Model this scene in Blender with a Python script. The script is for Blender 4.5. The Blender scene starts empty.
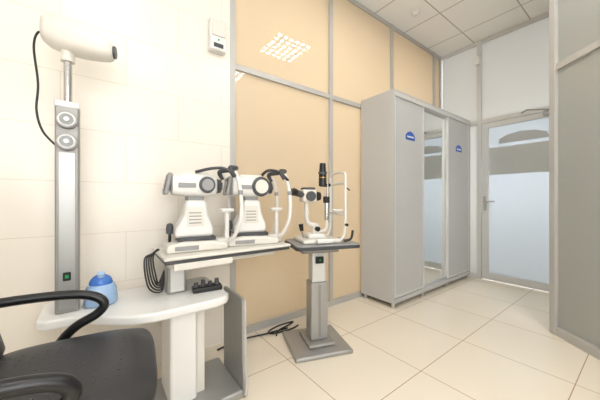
import bpy, bmesh, math
from mathutils import Vector, Matrix, Euler
scene=bpy.context.scene
col=scene.collection
try:
    scene.view_settings.view_transform='Standard'
except Exception: pass

# ---------------- materials ----------------
def lin(c):
    return tuple((x/255/12.92 if x/255<=0.04045 else ((x/255+0.055)/1.055)**2.4) for x in c)+(1,)
def mat(name,c,rough=0.5,metal=0.0,emit=None,es=0,noise=0.0,nscale=60,coat=0):
    m=bpy.data.materials.new(name); m.use_nodes=True
    nt=m.node_tree; b=nt.nodes['Principled BSDF']
    b.inputs['Base Color'].default_value=lin(c); b.inputs['Roughness'].default_value=rough
    b.inputs['Metallic'].default_value=metal
    b.inputs['Coat Weight'].default_value=coat
    if emit: b.inputs['Emission Color'].default_value=lin(emit); b.inputs['Emission Strength'].default_value=es
    if noise>0:
        tc=nt.nodes.new('ShaderNodeTexCoord'); n=nt.nodes.new('ShaderNodeTexNoise'); n.inputs['Scale'].default_value=nscale
        bp=nt.nodes.new('ShaderNodeBump'); bp.inputs['Strength'].default_value=noise; bp.inputs['Distance'].default_value=0.002
        nt.links.new(tc.outputs['Object'],n.inputs['Vector']); nt.links.new(n.outputs['Fac'],bp.inputs['Height']); nt.links.new(bp.outputs['Normal'],b.inputs['Normal'])
    return m
def math_node(nt,op,a,b=None,c=None):
    n=nt.nodes.new('ShaderNodeMath'); n.operation=op
    for i,v in enumerate((a,b,c)):
        if v is None: continue
        if isinstance(v,(int,float)): n.inputs[i].default_value=v
        else: nt.links.new(v,n.inputs[i])
    return n.outputs[0]
def grid_mat(name,c,grout,ax1,off1,s1,ax2,off2,s2,w,rough=0.3,bond=False,vary=0.03,coat=0.0,spec=0.5):
    m=mat(name,c,rough,coat=coat); nt=m.node_tree; b=nt.nodes['Principled BSDF']
    b.inputs['Specular IOR Level'].default_value=spec
    g=nt.nodes.new('ShaderNodeNewGeometry'); sp=nt.nodes.new('ShaderNodeSeparateXYZ'); nt.links.new(g.outputs['Position'],sp.inputs[0])
    u=math_node(nt,'SUBTRACT',sp.outputs[ax1],off1); v=math_node(nt,'SUBTRACT',sp.outputs[ax2],off2)
    row=math_node(nt,'FLOOR',math_node(nt,'DIVIDE',v,s2))
    if bond:
        par=math_node(nt,'PINGPONG',row,1.0)
        u=math_node(nt,'ADD',u,math_node(nt,'MULTIPLY',par,s1/2))
    d1=math_node(nt,'PINGPONG',u,s1/2); d2=math_node(nt,'PINGPONG',v,s2/2)
    d=math_node(nt,'MINIMUM',d1,d2)
    mask=math_node(nt,'LESS_THAN',d,w/2)
    n=nt.nodes.new('ShaderNodeTexNoise'); n.inputs['Scale'].default_value=2.5; n.inputs['Detail'].default_value=5
    nt.links.new(g.outputs['Position'],n.inputs['Vector'])
    hs=nt.nodes.new('ShaderNodeHueSaturation'); hs.inputs['Color'].default_value=lin(c)
    val=math_node(nt,'ADD',1-vary,math_node(nt,'MULTIPLY',n.outputs['Fac'],2*vary)); nt.links.new(val,hs.inputs['Value'])
    mx=nt.nodes.new('ShaderNodeMixRGB'); nt.links.new(mask,mx.inputs[0]); nt.links.new(hs.outputs[0],mx.inputs[1]); mx.inputs[2].default_value=lin(grout)
    nt.links.new(mx.outputs[0],b.inputs['Base Color'])
    return m
def frosted(name,c,trans=0.5,rough=0.03,clear=0.0,tc=None):
    m=bpy.data.materials.new(name); m.use_nodes=True; nt=m.node_tree; nt.nodes.clear()
    out=nt.nodes.new('ShaderNodeOutputMaterial'); di=nt.nodes.new('ShaderNodeBsdfDiffuse'); tr=nt.nodes.new('ShaderNodeBsdfTranslucent')
    gl=nt.nodes.new('ShaderNodeBsdfGlossy'); gl.inputs['Roughness'].default_value=rough
    fr=nt.nodes.new('ShaderNodeFresnel'); fr.inputs[0].default_value=1.5
    di.inputs[0].default_value=lin(c); tr.inputs[0].default_value=lin(tc or c)
    m1=nt.nodes.new('ShaderNodeMixShader'); m1.inputs[0].default_value=trans
    nt.links.new(di.outputs[0],m1.inputs[1]); nt.links.new(tr.outputs[0],m1.inputs[2])
    last=m1.outputs[0]
    if clear>0:
        tp=nt.nodes.new('ShaderNodeBsdfTransparent'); tp.inputs[0].default_value=lin(c)
        m3=nt.nodes.new('ShaderNodeMixShader'); m3.inputs[0].default_value=clear
        nt.links.new(last,m3.inputs[1]); nt.links.new(tp.outputs[0],m3.inputs[2]); last=m3.outputs[0]
    m2=nt.nodes.new('ShaderNodeMixShader'); nt.links.new(fr.outputs[0],m2.inputs[0]); nt.links.new(last,m2.inputs[1]); nt.links.new(gl.outputs[0],m2.inputs[2])
    nt.links.new(m2.outputs[0],out.inputs[0]); return m

M_wall=grid_mat('cream_wall_tile',(238,231,220),(222,212,196),0,0.123,0.6,2,1.175,0.3,0.004,rough=0.25,bond=True,vary=0.01)
M_plain=mat('cream_paint',(240,236,228),0.7,noise=0.1)
M_floor=grid_mat('cream_floor_tile',(238,227,209),(180,155,125),0,1.603,0.6,1,0.879,0.6,0.005,rough=0.16,vary=0.03)
M_ceil=grid_mat('ceiling_tile',(242,242,240),(188,185,178),0,0.15,0.6,1,0.3,0.6,0.014,rough=0.9,vary=0.01)
M_alu=mat('aluminium_frame',(190,188,184),0.4,0.2)
M_alu_l=mat('light_aluminium',(216,216,214),0.4,0.12)
M_glass_w=frosted('amber_frosted_glass',(225,214,195),0.5,0.015,tc=(240,227,205))
M_glass_d=frosted('white_frosted_glass',(230,231,228),0.55,0.08,tc=(243,243,241))
M_glass_r=frosted('grey_frosted_glass',(222,224,219),0.5,0.06,clear=0.12)
M_ward=mat('wardrobe_grey_laminate',(190,190,189),0.45)
M_ward_l=mat('wardrobe_trim_silver',(208,208,206),0.35,0.25)
M_mirror=mat('mirror_glass',(235,238,238),0.02,1.0)
M_blue=mat('blue_sign',(30,90,185),0.4)
M_white=mat('white_plastic',(230,229,226),0.35)
M_cream=mat('ivory_plastic',(222,218,209),0.4)
M_grey=mat('grey_plastic',(150,150,150),0.45)
M_dgrey=mat('dark_grey_plastic',(66,68,72),0.4)
M_black=mat('black_plastic',(22,22,24),0.35)
M_leather=mat('black_leather',(44,44,47),0.42,noise=0.4,nscale=180)
M_silver=mat('silver_metal_paint',(168,168,166),0.35,0.5)
M_chrome=mat('chrome',(200,200,200),0.15,1.0)
M_col=mat('grey_column_paint',(150,148,144),0.4,0.3)
M_lamp=mat('lens_glass',(95,95,92),0.2,0.6)
M_green=mat('green_led',(20,120,60),0.4,emit=(20,140,60),es=0.5)
M_screen=mat('screen',(40,50,62),0.15)
M_lblue=mat('pale_blue_plastic',(160,190,225),0.25)
M_dblue=mat('blue_translucent_plastic',(70,120,200),0.12)
M_gold=mat('brass',(180,140,70),0.3,0.9)
M_emit=mat('led_lamp',(255,255,255),0.5,emit=(255,254,251),es=44)
M_fillglow=mat('fill_glow_pane',(255,255,255),0.5,emit=(252,253,255),es=5.0)  # glow for the added fill window only

# ---------------- geometry helpers ----------------
def empty(name,loc=(0,0,0),rz=0,scale=1):
    e=bpy.data.objects.new(name,None); col.objects.link(e); e.location=loc; e.rotation_euler=(0,0,math.radians(rz)); e.scale=(scale,)*3
    e.empty_display_size=0.1
    return e
def finish(name,bm,m,parent=None,smooth=True,loc=(0,0,0),rot=(0,0,0),bevel=0,seg=3,sub=0):
    bmesh.ops.recalc_face_normals(bm,faces=bm.faces)
    me=bpy.data.meshes.new(name); bm.to_mesh(me); bm.free()
    ms=m if isinstance(m,(list,tuple)) else [m]
    for x in ms: me.materials.append(x)
    o=bpy.data.objects.new(name,me); col.objects.link(o)
    o.location=loc; o.rotation_euler=[math.radians(a) for a in rot]
    if parent: o.parent=parent
    if bevel>0:
        b=o.modifiers.new('bevel','BEVEL'); b.width=bevel; b.segments=seg; b.limit_method='ANGLE'; b.angle_limit=math.radians(40)
    if sub:
        s=o.modifiers.new('sub','SUBSURF'); s.levels=sub; s.render_levels=sub
    if smooth:
        for p in me.polygons: p.use_smooth=True
        try: me.set_sharp_from_angle(angle=math.radians(50))
        except Exception: pass
        if bevel>0:
            w=o.modifiers.new('wn','WEIGHTED_NORMAL')
    return o
def box(name,p,c,s,m,bevel=0,rot=(0,0,0),seg=3):
    bm=bmesh.new(); bmesh.ops.create_cube(bm,size=1); bmesh.ops.scale(bm,vec=s,verts=bm.verts)
    return finish(name,bm,m,p,loc=c,rot=rot,bevel=bevel,seg=seg)
def bx(name,p,a,b,m,bevel=0):
    return box(name,p,[(a[i]+b[i])/2 for i in range(3)],[abs(b[i]-a[i]) for i in range(3)],m,bevel)
def cyl(name,p,a,b,r,m,r2=None,n=28,bevel=0):
    a=Vector(a); b=Vector(b); d=b-a; bm=bmesh.new()
    bmesh.ops.create_cone(bm,cap_ends=True,segments=n,radius1=r,radius2=r if r2 is None else r2,depth=d.length)
    bmesh.ops.transform(bm,matrix=Vector((0,0,1)).rotation_difference(d).to_matrix().to_4x4(),verts=bm.verts)
    return finish(name,bm,m,p,loc=(a+b)/2,bevel=bevel)
def sph(name,p,c,r,m,n=24):
    bm=bmesh.new(); bmesh.ops.create_uvsphere(bm,u_segments=n,v_segments=n//2,radius=1)
    bmesh.ops.scale(bm,vec=r if hasattr(r,'__len__') else (r,r,r),verts=bm.verts)
    return finish(name,bm,m,p,loc=c)
def smoothpts(pts,k=8):
    P=[Vector(q) for q in pts]; out=[]
    for i in range(len(P)-1):
        p0=P[max(i-1,0)]; p1=P[i]; p2=P[i+1]; p3=P[min(i+2,len(P)-1)]
        for j in range(k):
            t=j/k
            out.append(0.5*((2*p1)+(-p0+p2)*t+(2*p0-5*p1+4*p2-p3)*t*t+(-p0+3*p1-3*p2+p3)*t**3))
    out.append(P[-1]); return out
def tube(name,p,pts,r,m,smooth=True,n=10,flat=1.0,up=(0,0,1)):
    P=smoothpts(pts) if smooth else [Vector(q) for q in pts]
    bm=bmesh.new(); rings=[]
    for i,q in enumerate(P):
        t=(P[min(i+1,len(P)-1)]-P[max(i-1,0)]).normalized()
        if i==0:
            u=Vector(up); 
            if abs(t.dot(u))>0.95: u=Vector((0,1,0))
            prev=(u-t*u.dot(t)).normalized()
        else:
            prev=(prev-t*prev.dot(t)).normalized()
        s=t.cross(prev)
        rr=r(i/(len(P)-1)) if callable(r) else r
        rings.append([bm.verts.new(q+prev*math.cos(a)*rr*flat+s*math.sin(a)*rr) for a in [2*math.pi*k/n for k in range(n)]])
    for i in range(len(rings)-1):
        for k in range(n):
            bm.faces.new((rings[i][k],rings[i][(k+1)%n],rings[i+1][(k+1)%n],rings[i+1][k]))
    bm.faces.new(rings[0]); bm.faces.new(rings[-1])
    return finish(name,bm,m,p)
def loft(name,p,secs,m,n=32,loc=(0,0,0),rot=(0,0,0),e=0.6):
    bm=bmesh.new(); rings=[]
    for s in secs:
        x,yc,zc,ry,rz=s[:5]; ee=s[5] if len(s)>5 else e
        ring=[]
        for k in range(n):
            a=2*math.pi*k/n; ca,sa=math.cos(a),math.sin(a)
            ring.append(bm.verts.new((x,yc+ry*math.copysign(abs(ca)**ee,ca),zc+rz*math.copysign(abs(sa)**ee,sa))))
        rings.append(ring)
    for i in range(len(rings)-1):
        for k in range(n): bm.faces.new((rings[i][k],rings[i][(k+1)%n],rings[i+1][(k+1)%n],rings[i+1][k]))
    bm.faces.new(rings[0]); bm.faces.new(rings[-1])
    return finish(name,bm,m,p,loc=loc,rot=rot)
def prism(name,p,poly,h,m,axis='z',base=0,bevel=0,loc=(0,0,0),rot=(0,0,0)):
    bm=bmesh.new()
    def mk(a,b,t):
        return {'z':(a,b,t),'y':(a,t,b),'x':(t,a,b)}[axis]
    lo=[bm.verts.new(mk(a,b,base)) for a,b in poly]; hi=[bm.verts.new(mk(a,b,base+h)) for a,b in poly]
    bm.faces.new(lo); bm.faces.new(hi); k=len(poly)
    for i in range(k): bm.faces.new((lo[i],lo[(i+1)%k],hi[(i+1)%k],hi[i]))
    return finish(name,bm,m,p,bevel=bevel,loc=loc,rot=rot)

# ---------------- room shell ----------------
H=3.24; YB=1.97; XE=4.15; XW=-1.3; YF=-1.6
bx('floor',None,(XW,YF,-0.1),(6.5,4.6,0),M_floor)
bx('ceiling',None,(XW,YF,H),(XE+0.1,4.6,H+0.1),M_ceil)
bx('wall_back',None,(XW,YB-0.02,0),(0.79,YB+0.12,H),M_wall)
bx('wall_left',None,(XW-0.1,YF,0),(XW,YB+0.12,H),M_plain)
bx('wall_front',None,(XW-0.1,YF-0.1,0),(XE,YF,H),M_plain)
bx('wall_end',None,(XE,YF-0.1,0),(XE+0.1,0.42,H),M_plain)
bx('wall_neighbour_far',None,(XW,4.5,0),(XE+0.1,4.6,H),M_plain)
bx('wall_neighbour_end',None,(XE,YB+0.06,0),(XE+0.1,4.5,H),M_plain)
bx('wall_neighbour_left',None,(XW-0.1,YB+0.12,0),(XW,4.5,H),M_plain)

wn=empty('added_fill_window_1')  # unseen glowing window, added behind the camera as soft fill light
bx('pane',wn,(-1.15,YF+0.002,0.8),(0.75,YF+0.012,2.6),M_fillglow)
for i,x in enumerate((-1.18,-0.2,0.75)): bx('frame_v%d'%i,wn,(x,YF,0.76),(x+0.05,YF+0.05,2.64),M_white,0.004)
for i,z in enumerate((0.76,2.6)): bx('frame_h%d'%i,wn,(-1.13,YF,z),(0.75,YF+0.05,z+0.05),M_white,0.004)

# back glazed partition
gp=empty('glass_partition')
posts=[0.812,1.85,2.886,3.93]
fw=0.045
for i,x in enumerate(posts):
    bx('post_%d'%i,gp,(x-fw/2,YB-0.025,0),(x+fw/2,YB+0.035,H),M_alu,0.003)
bx('post_end',gp,(XE-0.05,YB-0.025,0),(XE,YB+0.035,H),M_alu,0.003)
for nm,z0,z1 in (('rail_bottom',0.0,0.06),('rail_mid',2.085,2.13),('rail_top',H-0.045,H)):
    bx(nm,gp,(0.834,YB-0.02,z0),(XE-0.05,YB+0.03,z1),M_alu,0.003)
xs=posts+[XE-0.03]
for i in range(4):
    bx('glass_low_%d'%i,gp,(xs[i]+0.02,YB-0.004,0.05),(xs[i+1]-0.02,YB+0.004,2.09),M_glass_w)
    bx('glass_high_%d'%i,gp,(xs[i]+0.02,YB-0.004,2.12),(xs[i+1]-0.02,YB+0.004,H-0.04),M_glass_w)

# end glazing
eg=empty('end_glazing')
for i,(y0,y1) in enumerate(((1.415,1.465),(0.42,0.47))):
    bx('post_%d'%i,eg,(XE-0.03,y0,0),(XE+0.04,y1,H),M_alu_l,0.004)
bx('header',eg,(XE-0.025,0.47,2.10),(XE+0.035,1.415,2.155),M_alu_l,0.003)
bx('header_side',eg,(XE-0.025,1.465,2.10),(XE+0.035,YB-0.03,2.155),M_alu_l,0.003)
bx('sill_side',eg,(XE-0.025,1.465,0),(XE+0.035,YB-0.03,0.06),M_alu_l,0.003)
bx('top_rail',eg,(XE-0.025,0.47,H-0.05),(XE+0.035,YB-0.03,H),M_alu_l,0.003)
bx('pane_over_door',eg,(XE,0.46,2.14),(XE+0.008,1.42,H-0.04),M_glass_d)
bx('pane_side_top',eg,(XE,1.46,2.14),(XE+0.008,YB-0.03,H-0.04),M_glass_d)
bx('pane_side',eg,(XE,1.46,0.05),(XE+0.008,YB-0.03,2.11),M_glass_d)
# door
dr=empty('door_1')
y0,y1=0.475,1.41; xd=XE-0.02
M_glass_door=frosted('blue_white_frosted_glass',(217,222,225),0.6,0.08,tc=(228,235,241))
M_film=mat('grey_film',(186,189,190),0.6)
M_film2=frosted('white_film',(232,232,228),0.45,0.2)
bx('stile_handle',dr,(xd,y1-0.075,0.01),(xd+0.045,y1,2.095),M_alu_l,0.004)
bx('stile_hinge',dr,(xd,y0,0.01),(xd+0.045,y0+0.075,2.095),M_alu_l,0.004)
bx('rail_top',dr,(xd,y0+0.075,2.03),(xd+0.045,y1-0.075,2.095),M_alu_l,0.004)
bx('rail_bottom',dr,(xd,y0+0.075,0.01),(xd+0.045,y1-0.075,0.10),M_alu_l,0.004)
bx('pane',dr,(xd+0.018,y0+0.07,0.09),(xd+0.026,y1-0.07,2.04),M_glass_door)
roof=[(0.72,1.80),(1.22,1.80),(1.22,1.86),(1.14,1.90),(1.0,1.925),(0.86,1.91),(0.76,1.87)]
prism('emblem',dr,roof,0.004,M_film,axis='x',base=xd+0.010)
bx('film_band',dr,(xd+0.013,y0+0.08,1.40),(xd+0.0165,y1-0.08,1.76),M_film2)
cyl('handle_spindle',dr,(xd,y1-0.04,1.05),(xd-0.045,y1-0.04,1.05),0.009,M_chrome)
cyl('handle_lever',dr,(xd-0.045,y1-0.035,1.05),(xd-0.045,y1-0.16,1.05),0.010,M_chrome)
bx('lock_plate',dr,(xd-0.006,y1-0.055,0.93),(xd,y1-0.022,1.12),M_chrome,0.004)
bx('closer_body',dr,(xd-0.05,0.50,2.045),(xd,0.78,2.10),M_silver,0.01)
tube('closer_arm',dr,[(xd-0.05,0.72,2.10),(xd-0.16,0.9,2.12),(xd-0.02,0.98,2.13)],0.008,M_silver,smooth=False)

# oblique glazed partition on the right
A=Vector((2.93,0.494,0)); ang=math.degrees(math.atan2(-0.756,-0.659))
op=empty('corridor_partition',A,ang)
L=2.72
for i,x in enumerate((0.02,0.93,1.85,L-0.03)):
    bx('post_%d'%i,op,(x-0.027,-0.03,0),(x+0.027,0.03,H),M_alu,0.004)
for nm,z0,z1 in (('rail_bottom',0,0.07),('rail_mid',2.095,2.145),('rail_top',H-0.05,H)):
    bx(nm,op,(0.047,-0.025,z0),(L-0.06,0.025,z1),M_alu,0.003)
bx('glass_low',op,(0.04,-0.004,0.06),(L-0.05,0.004,2.10),M_glass_r)
bx('glass_high',op,(0.04,-0.004,2.14),(L-0.05,0.004,H-0.04),M_glass_r)

# ceiling fixtures
def led_panel(x,y):
    e=empty('ceiling_light',(x,y,H))
    bx('frame',e,(-0.3,-0.3,-0.02),(0.3,0.3,0.0),M_grey,0.003)
    bm=bmesh.new()
    k=6
    for i in range(k):
        for j in range(k):
            cx=-0.28+0.56*(i+0.5)/k; cy=-0.28+0.56*(j+0.5)/k; r=0.024
            vs=[bm.verts.new((cx+a*r,cy+b*r,-0.022)) for a,b in ((-1,-1),(-1,1),(1,1),(1,-1))]
            bm.faces.new(vs)
    finish('lamp_cells',bm,M_emit,e,smooth=False)
    return e
for x,y in ((2.1,0.77),(0.0,0.3),(0.6,-0.9),(1.7,-0.5),(3.3,-0.9)):  # first panel mirrors in the partition; the others are unseen, added as fill
    led_panel(x,y)
sd=empty('smoke_detector',(2.90,1.66,H))
cyl('base',sd,(0,0,0),(0,0,-0.015),0.05,M_white); cyl('dome',sd,(0,0,-0.015),(0,0,-0.045),0.04,M_white,0.022)
cam_s=empty('motion_sensor',(XE-0.06,1.44,2.95))
bx('bracket',cam_s,(0,-0.015,-0.02),(0.03,0.015,0.03),M_white); bx('body',cam_s,(-0.05,-0.03,-0.06),(0.0,0.03,0.05),M_white,0.01)

ab=empty('wall_sensor_box',(0.68,YB-0.02,2.27))
bx('body',ab,(-0.06,-0.06,-0.12),(0.06,0,0.11),M_white,0.012)
bx('cover',ab,(-0.048,-0.068,-0.02),(0.048,-0.058,0.10),M_cream,0.004)
bx('slot',ab,(-0.035,-0.062,-0.10),(0.035,-0.059,-0.07),M_dgrey)
cyl('led',ab,(0,-0.06,-0.045),(0,-0.066,-0.045),0.006,M_green)

# ---------------- wardrobe ----------------
wd=empty('sliding_wardrobe')
X0,X1,WY0,WY1,WZ=2.29,4.07,1.53,1.94,2.16
bx('side_near',wd,(X0,WY0,0.05),(X0+0.018,WY1,WZ-0.018),M_ward,0.001)
bx('side_far',wd,(X1-0.018,WY0,0.05),(X1,WY1,WZ-0.018),M_ward,0.001)
bx('top',wd,(X0,WY0,WZ-0.018),(X1,WY1,WZ),M_ward,0.001)
bx('bottom',wd,(X0+0.018,WY0,0.05),(X1-0.018,WY1,0.09),M_ward,0.001)
bx('back',wd,(X0+0.018,WY1-0.01,0.09),(X1-0.018,WY1,WZ-0.018),M_ward)
bx('track_top',wd,(X0+0.018,WY0,WZ-0.06),(X1-0.018,WY0+0.08,WZ-0.018),M_ward_l,0.002)
dx=[X0+0.02,2.875,3.44,X1-0.02]
for i in range(3):
    yy=WY0+0.015+(0.03 if i==1 else 0)
    a,b=dx[i]-(0.02 if i==1 else 0),dx[i+1]+(0.02 if i==1 else 0)
    bx('door_panel_%d'%i,wd,(a+0.02,yy,0.11),(b-0.02,yy+0.012,WZ-0.06),M_mirror if i==1 else M_ward)
    bx('stile_a_%d'%i,wd,(a,yy-0.008,0.095),(a+0.025,yy+0.02,WZ-0.055),M_ward_l,0.003)
    bx('stile_b_%d'%i,wd,(b-0.025,yy-0.008,0.095),(b,yy+0.02,WZ-0.055),M_ward_l,0.003)
    bx('door_foot_%d'%i,wd,(a+0.025,yy-0.004,0.095),(b-0.025,yy+0.016,0.125),M_ward_l,0.002)
for i,(x,y) in enumerate(((X0+0.03,WY0+0.03),(X1-0.03,WY0+0.03),(X0+0.03,WY1-0.04),(X1-0.03,WY1-0.04),(2.875,WY0+0.03),(3.44,WY0+0.03))):
    cyl('foot_%d'%i,wd,(x,y,0),(x,y,0.05),0.018,M_alu)
for i,x in enumerate((2.60,3.75)):
    r=[(x-0.085,1.70),(x+0.085,1.70),(x+0.085,1.745),(x+0.05,1.775),(x,1.79),(x-0.05,1.775),(x-0.085,1.745)]
    prism('logo_%d'%i,wd,r,0.003,M_blue,axis='y',base=WY0+0.011)
    bx('logo_text_%d'%i,wd,(x-0.06,WY0+0.009,1.722),(x+0.06,WY0+0.0115,1.738),M_white)

# ---------------- white console table ----------------
ct=empty('instrument_console')
TZ=0.55
poly=[(-0.205,1.85),(0.55,1.85),(0.575,1.82),(0.575,1.44),(0.55,1.40),(0.49,1.375),(0.2,1.375),(0.11,1.40),(0.03,1.46),(-0.05,1.53),(-0.13,1.555),(-0.19,1.56),(-0.225,1.59),(-0.23,1.82)]
prism('white_top',ct,poly,0.045,M_white,base=TZ-0.045,bevel=0.012)
bx('pedestal',ct,(0.27,1.42,0.04),(0.40,1.66,TZ-0.045),M_white,0.015)
bx('pedestal_inner',ct,(0.405,1.46,0.04),(0.45,1.62,TZ-0.045),M_cream,0.005)
bx('base_plate',ct,(0.18,1.33,0),(0.62,1.72,0.045),M_silver,0.015)
prism('side_shield',ct,[(1.33,0.0),(1.62,0.0),(1.62,TZ-0.02),(1.37,TZ-0.02),(1.35,TZ-0.03),(1.345,0.2),(1.33,0.09)],0.018,M_silver,axis='x',base=0.615,bevel=0.004)
tube('shield_lip',ct,[(0.633,1.35,TZ-0.03),(0.633,1.345,0.2),(0.633,1.33,0.09),(0.62,1.31,0.03)],0.008,M_alu)
lc=empty('lift_column',(0,0,TZ))
bx('lift_post',lc,(0.29,1.60,0),(0.39,1.70,0.149),M_col,0.008)
bx('lift_post_face',lc,(0.305,1.594,0.01),(0.375,1.60,0.14),M_alu_l,0.002)
ut=empty('instrument_table_top',(0,0,TZ))
bx('lift_arm',ut,(0.29,1.55,0.15),(0.95,1.75,0.185),M_cream,0.01)
bx('upper_table_edge',ut,(0.26,1.49,0.185),(1.03,1.88,0.205),M_dgrey,0.006)
bx('upper_table_top',ut,(0.255,1.485,0.205),(1.035,1.885,0.222),M_cream,0.006)
bx('upper_table_fascia',ut,(0.30,1.484,0.15),(0.62,1.50,0.186),M_cream,0.005)

# ---------------- chart projector on column ----------------
cp=empty('chart_projector',(-0.125,1.66,TZ))
bx('column',cp,(-0.043,-0.04,0),(0.043,0.045,0.955),M_col,0.008)
bx('column_face',cp,(-0.03,-0.044,0.02),(0.03,-0.04,0.74),M_silver,0.002)
bx('column_cap',cp,(-0.045,-0.042,0.945),(0.045,0.047,0.975),M_alu_l,0.006)
for i,zz in enumerate((0.885,0.785)):
    cyl('spot_rim_%d'%i,cp,(0,-0.04,zz),(0,-0.065,zz),0.040,M_grey,0.038,bevel=0.003)
    cyl('spot_ring_%d'%i,cp,(0,-0.064,zz),(0,-0.070,zz),0.034,M_alu_l,0.030)
    cyl('spot_lens_%d'%i,cp,(0,-0.069,zz),(0,-0.073,zz),0.025,M_lamp)
    cyl('spot_core_%d'%i,cp,(0,-0.073,zz),(0,-0.078,zz),0.010,M_alu_l)
bx('switch',cp,(-0.014,-0.050,0.15),(0.014,-0.043,0.19),M_black,0.003)
bx('switch_led',cp,(-0.006,-0.053,0.163),(0.006,-0.049,0.177),M_green)
cyl('mast',cp,(0,0,0.97),(0,0,1.25),0.016,M_chrome)
cyl('collar',cp,(0,0,1.17),(0,0,1.22),0.026,M_cream)
secs=[(-0.115,0,0.03,0.03,0.045),(-0.11,0,0.03,0.055,0.065),(-0.085,0,0.025,0.07,0.08),(-0.02,0,0.01,0.078,0.082),(0.06,0,0,0.078,0.078),(0.13,0,-0.008,0.07,0.068),(0.18,0,-0.014,0.058,0.055),(0.20,0,-0.016,0.045,0.042),(0.202,0,-0.016,0.03,0.03)]
secs=[tuple(v*0.86 for v in s) for s in secs]
loft('head',cp,secs,M_cream,loc=(0.008,0,1.275),e=0.75,rot=(0,2,-14))
loft('lens_ring',cp,[(0.168,0,-0.014,0.032,0.030),(0.183,0,-0.014,0.030,0.028),(0.183,0,-0.014,0.018,0.018)],M_dgrey,loc=(0.008,0,1.275),e=1,rot=(0,2,-14))
tube('power_cable',cp,[(-0.08,0.03,1.29),(-0.105,0.02,1.28),(-0.115,0.0,1.20),(-0.10,-0.01,1.04),(-0.105,-0.01,0.92),(-0.085,-0.01,0.83),(-0.04,-0.01,0.77)],0.0045,M_black)

# ---------------- blue lens cleaner ----------------
bl=empty('ultrasonic_cleaner',(0.0,1.675,TZ),0,1.18)
loft('body',bl,[(0.0,0,0,0.052,0.052),(0.012,0,0,0.062,0.060),(0.06,0,0,0.058,0.056),(0.085,0,0,0.045,0.045)],M_lblue,rot=(0,-90,0),e=0.75)
sph('lid',bl,(0,0,0.085),(0.042,0.042,0.04),M_dblue)
cyl('lid_knob',bl,(0,-0.02,0.12),(0.0,-0.026,0.134),0.014,M_lblue)
cyl('dial',bl,(0.0,-0.056,0.04),(0,-0.064,0.04),0.016,M_white)

hs=empty('socket_strip',(0.49,1.55,TZ),-8)
bx('body',hs,(-0.08,-0.035,0),(0.08,0.035,0.028),M_black,0.006)
for i in range(4):
    cyl('plug_%d'%i,hs,(-0.06+i*0.038,0,0.028),(-0.06+i*0.038,0,0.05+0.012*(i%2)),0.014,M_dgrey,0.011)

cb=empty('cable_bundle')
for i in range(5):
    s=i*0.010
    tube('cable_%d'%i,cb,[(0.268,1.72,0.782),(0.250-s*0.5,1.68,0.79-s*0.5),(0.225-s,1.63,0.75),(0.235-s,1.60-s,0.66-s),(0.25+s*0.3,1.61,0.62-s*1.2),(0.280,1.63,0.68-s)],0.0042,M_black)
fc=empty('floor_cable')
tube('cable_a',fc,[(1.10,1.78,0.008),(1.16,1.84,0.008),(1.28,1.87,0.008),(1.34,1.90,0.008),(1.2,1.91,0.008),(1.08,1.87,0.008),(1.1,1.82,0.008),(1.25,1.80,0.008),(1.34,1.82,0.008)],0.006,M_black)
tube('cable_b',fc,[(0.66,1.86,0.008),(0.85,1.89,0.008),(1.05,1.85,0.009),(1.24,1.83,0.009)],0.006,M_black)

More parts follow.
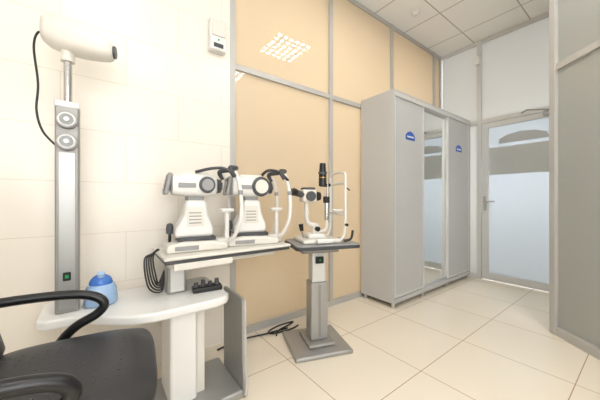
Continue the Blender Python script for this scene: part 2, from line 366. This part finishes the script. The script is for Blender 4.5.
# ---------------- autorefractors ----------------
def refractor(name,x,y,rz,variant=0):
    e=empty(name,(x,y,0.773),rz); e.scale=(1.05,1.03,1.10)
    prism('base',e,[(-0.19,0),(0.13,0),(0.13,0.035),(0.05,0.05),(-0.10,0.055),(-0.17,0.045),(-0.19,0.03)],0.24,M_cream,axis='y',base=-0.12,bevel=0.012)
    bx('base_side_vent',e,(-0.15,-0.123,0.012),(-0.03,-0.118,0.034),M_grey,0.002)
    box('base_shadow_gap',e,(-0.03,0,0.062),(0.20,0.17,0.02),M_dgrey,0.004)
    prism('slide_body',e,[(-0.15,0.07),(0.06,0.07),(0.06,0.12),(0.03,0.19),(0.02,0.27),(-0.09,0.27),(-0.10,0.19),(-0.14,0.12)],0.15,M_white,axis='y',base=-0.075,bevel=0.02)
    bx('neck',e,(-0.08,-0.055,0.265),(0.01,0.055,0.30),M_grey,0.01)
    bx('side_panel',e,(-0.085,-0.079,0.13),(0.005,-0.074,0.235),M_cream,0.002)
    for k in range(4): bx('vent_slot_%d'%k,e,(-0.075,-0.0805,0.145+k*0.018),(-0.01,-0.0785,0.151+k*0.018),M_grey)
    loft('joystick_knob',e,[(0,0,0,0.018,0.018),(0.03,0,0,0.02,0.02),(0.05,0,0,0.016,0.016),(0.056,0,0,0.006,0.006)],M_dgrey,loc=(-0.165,0,0.09),rot=(0,-90,0),e=1)
    cyl('joystick_stem',e,(-0.165,0,0.045),(-0.165,0,0.10),0.008,M_black)
    loft('head',e,[(-0.165,0,0.35,0.05,0.03),(-0.155,0,0.35,0.082,0.052),(-0.08,0,0.352,0.09,0.062),(0.02,0,0.352,0.088,0.064),(0.07,0,0.35,0.07,0.055),(0.085,0,0.35,0.05,0.04)],M_white,e=0.45)
    prism('head_brow',e,[(-0.14,0.40),(0.05,0.405),(0.03,0.425),(-0.10,0.425)],0.13,M_cream,axis='y',base=-0.065,bevel=0.008)
    box('screen_bezel',e,(-0.178,0,0.355),(0.022,0.15,0.115),M_grey,0.008,rot=(0,12,0))
    box('screen_glass',e,(-0.190,0,0.357),(0.004,0.12,0.085),M_screen,0.002,rot=(0,12,0))
    cyl('objective_barrel',e,(0.075,0,0.35),(0.115,0,0.35),0.045,M_dgrey,0.038)
    cyl('objective_ring',e,(0.115,0,0.35),(0.125,0,0.35),0.026,M_chrome,0.022)
    R=0.046 if variant==0 else 0.062
    cyl('side_cap',e,(0.02,-0.080,0.352),(0.02,-0.105,0.352),R,M_dgrey,R*0.92,bevel=0.003)
    cyl('side_cap_face',e,(0.02,-0.105,0.352),(0.02,-0.109,0.352),R*0.68,M_grey if variant==0 else M_cream)
    bx('side_stripe',e,(-0.13,-0.093,0.335),(-0.04,-0.088,0.36),M_grey,0.002)
    bx('chin_foot',e,(0.08,-0.05,0.0),(0.18,0.05,0.05),M_cream,0.012)
    cyl('chin_stem',e,(0.155,0,0.04),(0.155,0,0.20),0.014,M_white)
    loft('chin_cup',e,[(0,0,0,0.03,0.04),(0.012,0,0,0.035,0.045),(0.02,0,0,0.03,0.04)],M_white,loc=(0.155,0,0.20),rot=(0,-90,0),e=0.9)
    for s in (-1,1):
        tube('frame_%s'%('a' if s<0 else 'b'),e,[(0.14,s*0.04,0.03),(0.17,s*0.09,0.06),(0.20,s*0.125,0.15),(0.205,s*0.13,0.26),(0.19,s*0.13,0.37),(0.165,s*0.125,0.43)],0.012,M_white)
        cyl('canthus_mark_%s'%('a' if s<0 else 'b'),e,(0.2,s*0.13,0.30),(0.2,s*0.13,0.325),0.014,M_grey)
    tube('forehead_band',e,[(0.165,-0.13,0.40),(0.14,-0.125,0.445),(0.19,-0.07,0.455),(0.205,0,0.457),(0.19,0.07,0.455),(0.14,0.125,0.445),(0.165,0.13,0.40)],0.014,M_dgrey,flat=1.0)
    if variant:
        tube('head_arch',e,[(0.02,-0.10,0.42),(0.06,-0.115,0.45),(0.13,-0.13,0.44),(0.19,-0.135,0.39)],0.009,M_black)
    else:
        tube('head_arch',e,[(-0.04,-0.07,0.42),(0.04,-0.11,0.44),(0.11,-0.13,0.44),(0.17,-0.135,0.40)],0.008,M_dgrey)
    return e
refractor('autorefractor',0.495,1.69,-6,0)
refractor('autorefractor',0.865,1.69,-12,1)

# ---------------- motorized table ----------------
mt=empty('motorized_instrument_table',(1.29,1.515,0),-20)
bx('base_plate',mt,(-0.22,-0.20,0.0),(0.20,0.20,0.03),M_silver,0.012)
bx('base_cover',mt,(-0.10,-0.12,0.03),(0.10,0.12,0.055),M_col,0.012)
bx('column_lower',mt,(-0.065,-0.06,0.055),(0.065,0.06,0.47),M_silver,0.010)
bx('column_groove',mt,(-0.008,-0.063,0.08),(0.008,-0.058,0.46),M_col)
bx('column_upper',mt,(-0.052,-0.048,0.47),(0.052,0.048,0.70),M_alu_l,0.008)
bx('top_bracket',mt,(-0.14,-0.09,0.69),(0.14,0.09,0.73),M_col,0.008)
bx('switch_box',mt,(-0.03,-0.068,0.61),(0.03,-0.048,0.66),M_black,0.004)
bx('switch_led',mt,(-0.006,-0.071,0.63),(0.006,-0.067,0.64),M_green)
def rrect(x0,y0,x1,y1,r,k=5):
    o=[]
    for cx,cy,a0 in ((x1-r,y1-r,0),(x0+r,y1-r,90),(x0+r,y0+r,180),(x1-r,y0+r,270)):
        for i in range(k+1):
            a=math.radians(a0+90*i/k); o.append((cx+r*math.cos(a),cy+r*math.sin(a)))
    return o
prism('table_edge',mt,rrect(-0.21,-0.19,0.27,0.19,0.04),0.022,M_dgrey,base=0.73,bevel=0.004)
prism('table_top',mt,rrect(-0.205,-0.185,0.265,0.185,0.04),0.010,M_grey,base=0.752,bevel=0.003)

# ---------------- slit lamp ----------------
sl=empty('slit_lamp',(1.30,1.52,0.763),-20)
bx('base_plate',sl,(-0.15,-0.13,0.0),(0.14,0.13,0.028),M_cream,0.010)
bx('rail_cover_a',sl,(-0.06,-0.165,0.004),(0.06,-0.12,0.035),M_white,0.010)
bx('rail_cover_b',sl,(-0.06,0.12,0.004),(0.06,0.165,0.035),M_white,0.010)
bx('carriage',sl,(-0.09,-0.07,0.028),(0.04,0.07,0.06),M_white,0.012)
cyl('joystick_stem',sl,(-0.11,0,0.028),(-0.125,0,0.09),0.007,M_chrome)
cyl('joystick_grip',sl,(-0.122,0,0.08),(-0.13,0,0.13),0.014,M_black,0.017,bevel=0.003)
cyl('pivot',sl,(-0.015,0,0.06),(-0.015,0,0.13),0.032,M_cream,0.026)
cyl('pivot_knob',sl,(-0.015,-0.03,0.095),(-0.015,-0.055,0.095),0.018,M_black)
tube('microscope_arm',sl,[(-0.015,0,0.12),(-0.06,0.0,0.13),(-0.085,0.0,0.17),(-0.085,0,0.30)],0.018,M_cream)
bx('microscope_body',sl,(-0.13,-0.05,0.29),(-0.02,0.05,0.385),M_cream,0.015)
bx('microscope_top_cover',sl,(-0.12,-0.045,0.38),(-0.03,0.045,0.40),M_dgrey,0.008)
cyl('magnification_drum',sl,(-0.07,-0.07,0.335),(-0.07,0.07,0.335),0.036,M_dgrey,bevel=0.003)
cyl('objective',sl,(-0.02,0,0.335),(0.02,0,0.335),0.038,M_black,0.030)
for s in (-1,1):
    t='ab'[s>0]
    cyl('eyepiece_tube_%s'%t,sl,(-0.12,s*0.030,0.345),(-0.17,s*0.034,0.36),0.021,M_dgrey)
    cyl('eyepiece_cup_%s'%t,sl,(-0.17,s*0.034,0.36),(-0.20,s*0.037,0.369),0.023,M_black,0.027)
tube('illumination_arm',sl,[(-0.015,0,0.07),(0.03,-0.02,0.075),(0.06,-0.03,0.10),(0.062,-0.03,0.18)],0.013,M_cream)
cyl('lamp_column',sl,(0.062,-0.03,0.16),(0.062,-0.03,0.30),0.017,M_chrome)
bx('mirror_holder',sl,(0.04,-0.05,0.285),(0.08,-0.01,0.335),M_black,0.006)
for s in (-1,1): cyl('tower_rod_%d'%(s+1),sl,(0.062,-0.03+s*0.022,0.33),(0.062,-0.03+s*0.022,0.43),0.005,M_chrome)
cyl('tower_barrel',sl,(0.03,-0.03,0.41),(0.03,-0.03,0.50),0.030,M_black,0.028,bevel=0.003)
bx('tower_bridge',sl,(0.015,-0.055,0.405),(0.085,-0.005,0.43),M_black,0.005)
cyl('tower_filter_ring',sl,(0.03,-0.03,0.50),(0.03,-0.03,0.515),0.033,M_dgrey)
cyl('lamp_housing',sl,(0.03,-0.03,0.515),(0.03,-0.03,0.58),0.026,M_black,0.022,bevel=0.004)
cyl('brass_ring',sl,(0.03,-0.03,0.470),(0.03,-0.03,0.476),0.0312,M_gold)
for s in (-1,1):
    t='ab'[s>0]
    tube('frame_%s'%t,sl,[(0.13,s*0.125,0.02),(0.16,s*0.135,0.08),(0.165,s*0.135,0.30),(0.165,s*0.135,0.47)],0.009,M_white)
    cyl('grip_%s'%t,sl,(0.165,s*0.135,0.13),(0.165,s*0.165,0.13),0.010,M_black)
tube('frame_top',sl,[(0.165,-0.135,0.465),(0.165,-0.12,0.50),(0.165,0,0.515),(0.165,0.12,0.50),(0.165,0.135,0.465)],0.009,M_white)
tube('forehead_strap',sl,[(0.16,-0.135,0.43),(0.19,-0.06,0.435),(0.195,0,0.435),(0.19,0.06,0.435),(0.16,0.135,0.43)],0.012,M_cream)
bx('chin_bar',sl,(0.155,-0.135,0.195),(0.172,0.135,0.21),M_white,0.003)
loft('chin_cup',sl,[(0,0,0,0.03,0.035),(0.015,0,0,0.037,0.045),(0.022,0,0,0.03,0.04)],M_white,loc=(0.16,0,0.215),rot=(0,-90,0),e=0.9)
cyl('fixation_arm',sl,(0.165,-0.135,0.40),(0.215,-0.10,0.38),0.005,M_black)
tube('patient_handle',sl,[(0.15,-0.14,0.015),(0.20,-0.15,0.03),(0.215,-0.15,0.09)],0.009,M_black)

# ---------------- office armchair ----------------
ch=empty('office_armchair',(-0.115,1.095,0),-6)
def cushion(name,x0,x1,y0,y1,z0,z1,m,r=0.07):
    bm=bmesh.new(); bmesh.ops.create_cube(bm,size=1)
    bmesh.ops.subdivide_edges(bm,edges=bm.edges,cuts=11,use_grid_fill=True)
    for v in bm.verts:
        x,y,z=v.co*2
        k=(1-abs(x)**4)*(1-abs(y)**4)
        ez=0.45+0.55*min(1,k*1.6)
        sx=1-0.10*abs(y)**4-0.06*abs(z)**3; sy=1-0.10*abs(x)**4-0.06*abs(z)**3
        crease=0.0
        for q in (0.62,): 
            if abs(abs(y)-q)<0.1 and z>0: crease=0.06
        v.co=Vector(((x0+x1)/2+x*sx*(x1-x0)/2,(y0+y1)/2+y*sy*(y1-y0)/2,(z0+z1)/2+(z*ez-crease)*(z1-z0)/2))
    return finish(name,bm,m,ch,sub=1)
cushion('seat',-0.27,0.275,-0.27,0.30,0.435,0.555,M_leather)
bm=bmesh.new()
for i in range(12):
    for j in range(10):
        c=Vector((-0.17+i*0.031,-0.13+j*0.031,0.5555))
        bmesh.ops.create_cone(bm,cap_ends=True,segments=8,radius1=0.0035,radius2=0.003,depth=0.002,matrix=Matrix.Translation(c))
finish('seat_perforations',bm,M_dgrey,ch)
bx('seat_pan',ch,(-0.22,-0.22,0.405),(0.22,0.22,0.45),M_black,0.015)
bk=empty('backrest_group',(-0.21,0.01,0.52)); bk.parent=ch; bk.rotation_euler=(0,math.radians(-14),0)
loft('backrest',bk,[(0.0,0,0,0.22,0.045),(0.03,0,0,0.255,0.06),(0.3,0,0,0.26,0.06),(0.6,0,0,0.24,0.055),(0.68,0,0,0.2,0.045),(0.70,0,0,0.14,0.02)],M_leather,rot=(0,-90,0),e=0.6)
bx('back_bracket',bk,(-0.02,-0.04,-0.12),(0.0,0.04,0.1),M_black,0.005)
for s in (-1,1):
    t='ab'[s>0]
    tube('armrest_%s'%t,ch,[(-0.34,s*0.285,0.685),(-0.24,s*0.305,0.695),(-0.12,s*0.315,0.695),(0.0,s*0.31,0.688),(0.07,s*0.30,0.668),(0.095,s*0.295,0.635),(0.07,s*0.295,0.60),(0.0,s*0.30,0.56),(-0.05,s*0.305,0.50),(-0.07,s*0.27,0.43),(-0.07,s*0.18,0.42)],0.018,M_black,n=14)
cyl('gas_lift',ch,(0,0,0.09),(0,0,0.41),0.028,M_black,0.022)
for i in range(5):
    a=math.radians(36+72*i); c,s=math.cos(a),math.sin(a)
    tube('base_leg_%d'%i,ch,[(0,0,0.10),(0.12*c,0.12*s,0.10),(0.26*c,0.26*s,0.07)],lambda t:0.024-0.008*t,M_black)
    cyl('caster_%d'%i,ch,(0.26*c-0.012*s,0.26*s+0.012*c,0.026),(0.26*c+0.012*s,0.26*s-0.012*c,0.026),0.026,M_black)
    cyl('caster_stem_%d'%i,ch,(0.26*c,0.26*s,0.03),(0.26*c,0.26*s,0.075),0.008,M_black)

# ---------------- lights ----------------
def area(name,loc,target,sx,sy,e,c):
    l=bpy.data.lights.new(name,'AREA'); l.shape='RECTANGLE'; l.size=sx; l.size_y=sy; l.energy=e; l.color=c
    o=bpy.data.objects.new(name,l); col.objects.link(o); o.location=loc
    o.rotation_euler=(Vector(target)-Vector(loc)).to_track_quat('-Z','Y').to_euler(); return o
area('neighbour_lamp',(1.6,3.0,3.15),(1.6,3.0,0),1.6,0.6,120,(1,0.92,0.79))
area('neighbour_lamp',(3.4,3.0,3.15),(3.4,3.0,0),0.6,0.6,70,(1,0.97,0.92))
area('added_door_backlight',(5.1,1.0,1.35),(4.15,1.0,1.2),0.7,1.0,28,(1,0.99,0.97))  # unseen area light added behind the door to brighten its pane centre
w=bpy.data.worlds.new('World'); scene.world=w; w.use_nodes=True
bg=w.node_tree.nodes['Background']; bg.inputs[0].default_value=(0.99,0.99,1,1); bg.inputs[1].default_value=2.3

# ---------------- camera ----------------
cd=bpy.data.cameras.new('camera'); cd.sensor_width=36; cd.lens=266/600*36; cd.clip_start=0.02
co=bpy.data.objects.new('camera',cd); col.objects.link(co); co.location=(0,0,1.07)
f=Vector((0.599,0.8008,0)); co.rotation_euler=f.to_track_quat('-Z','Y').to_euler()
scene.camera=co
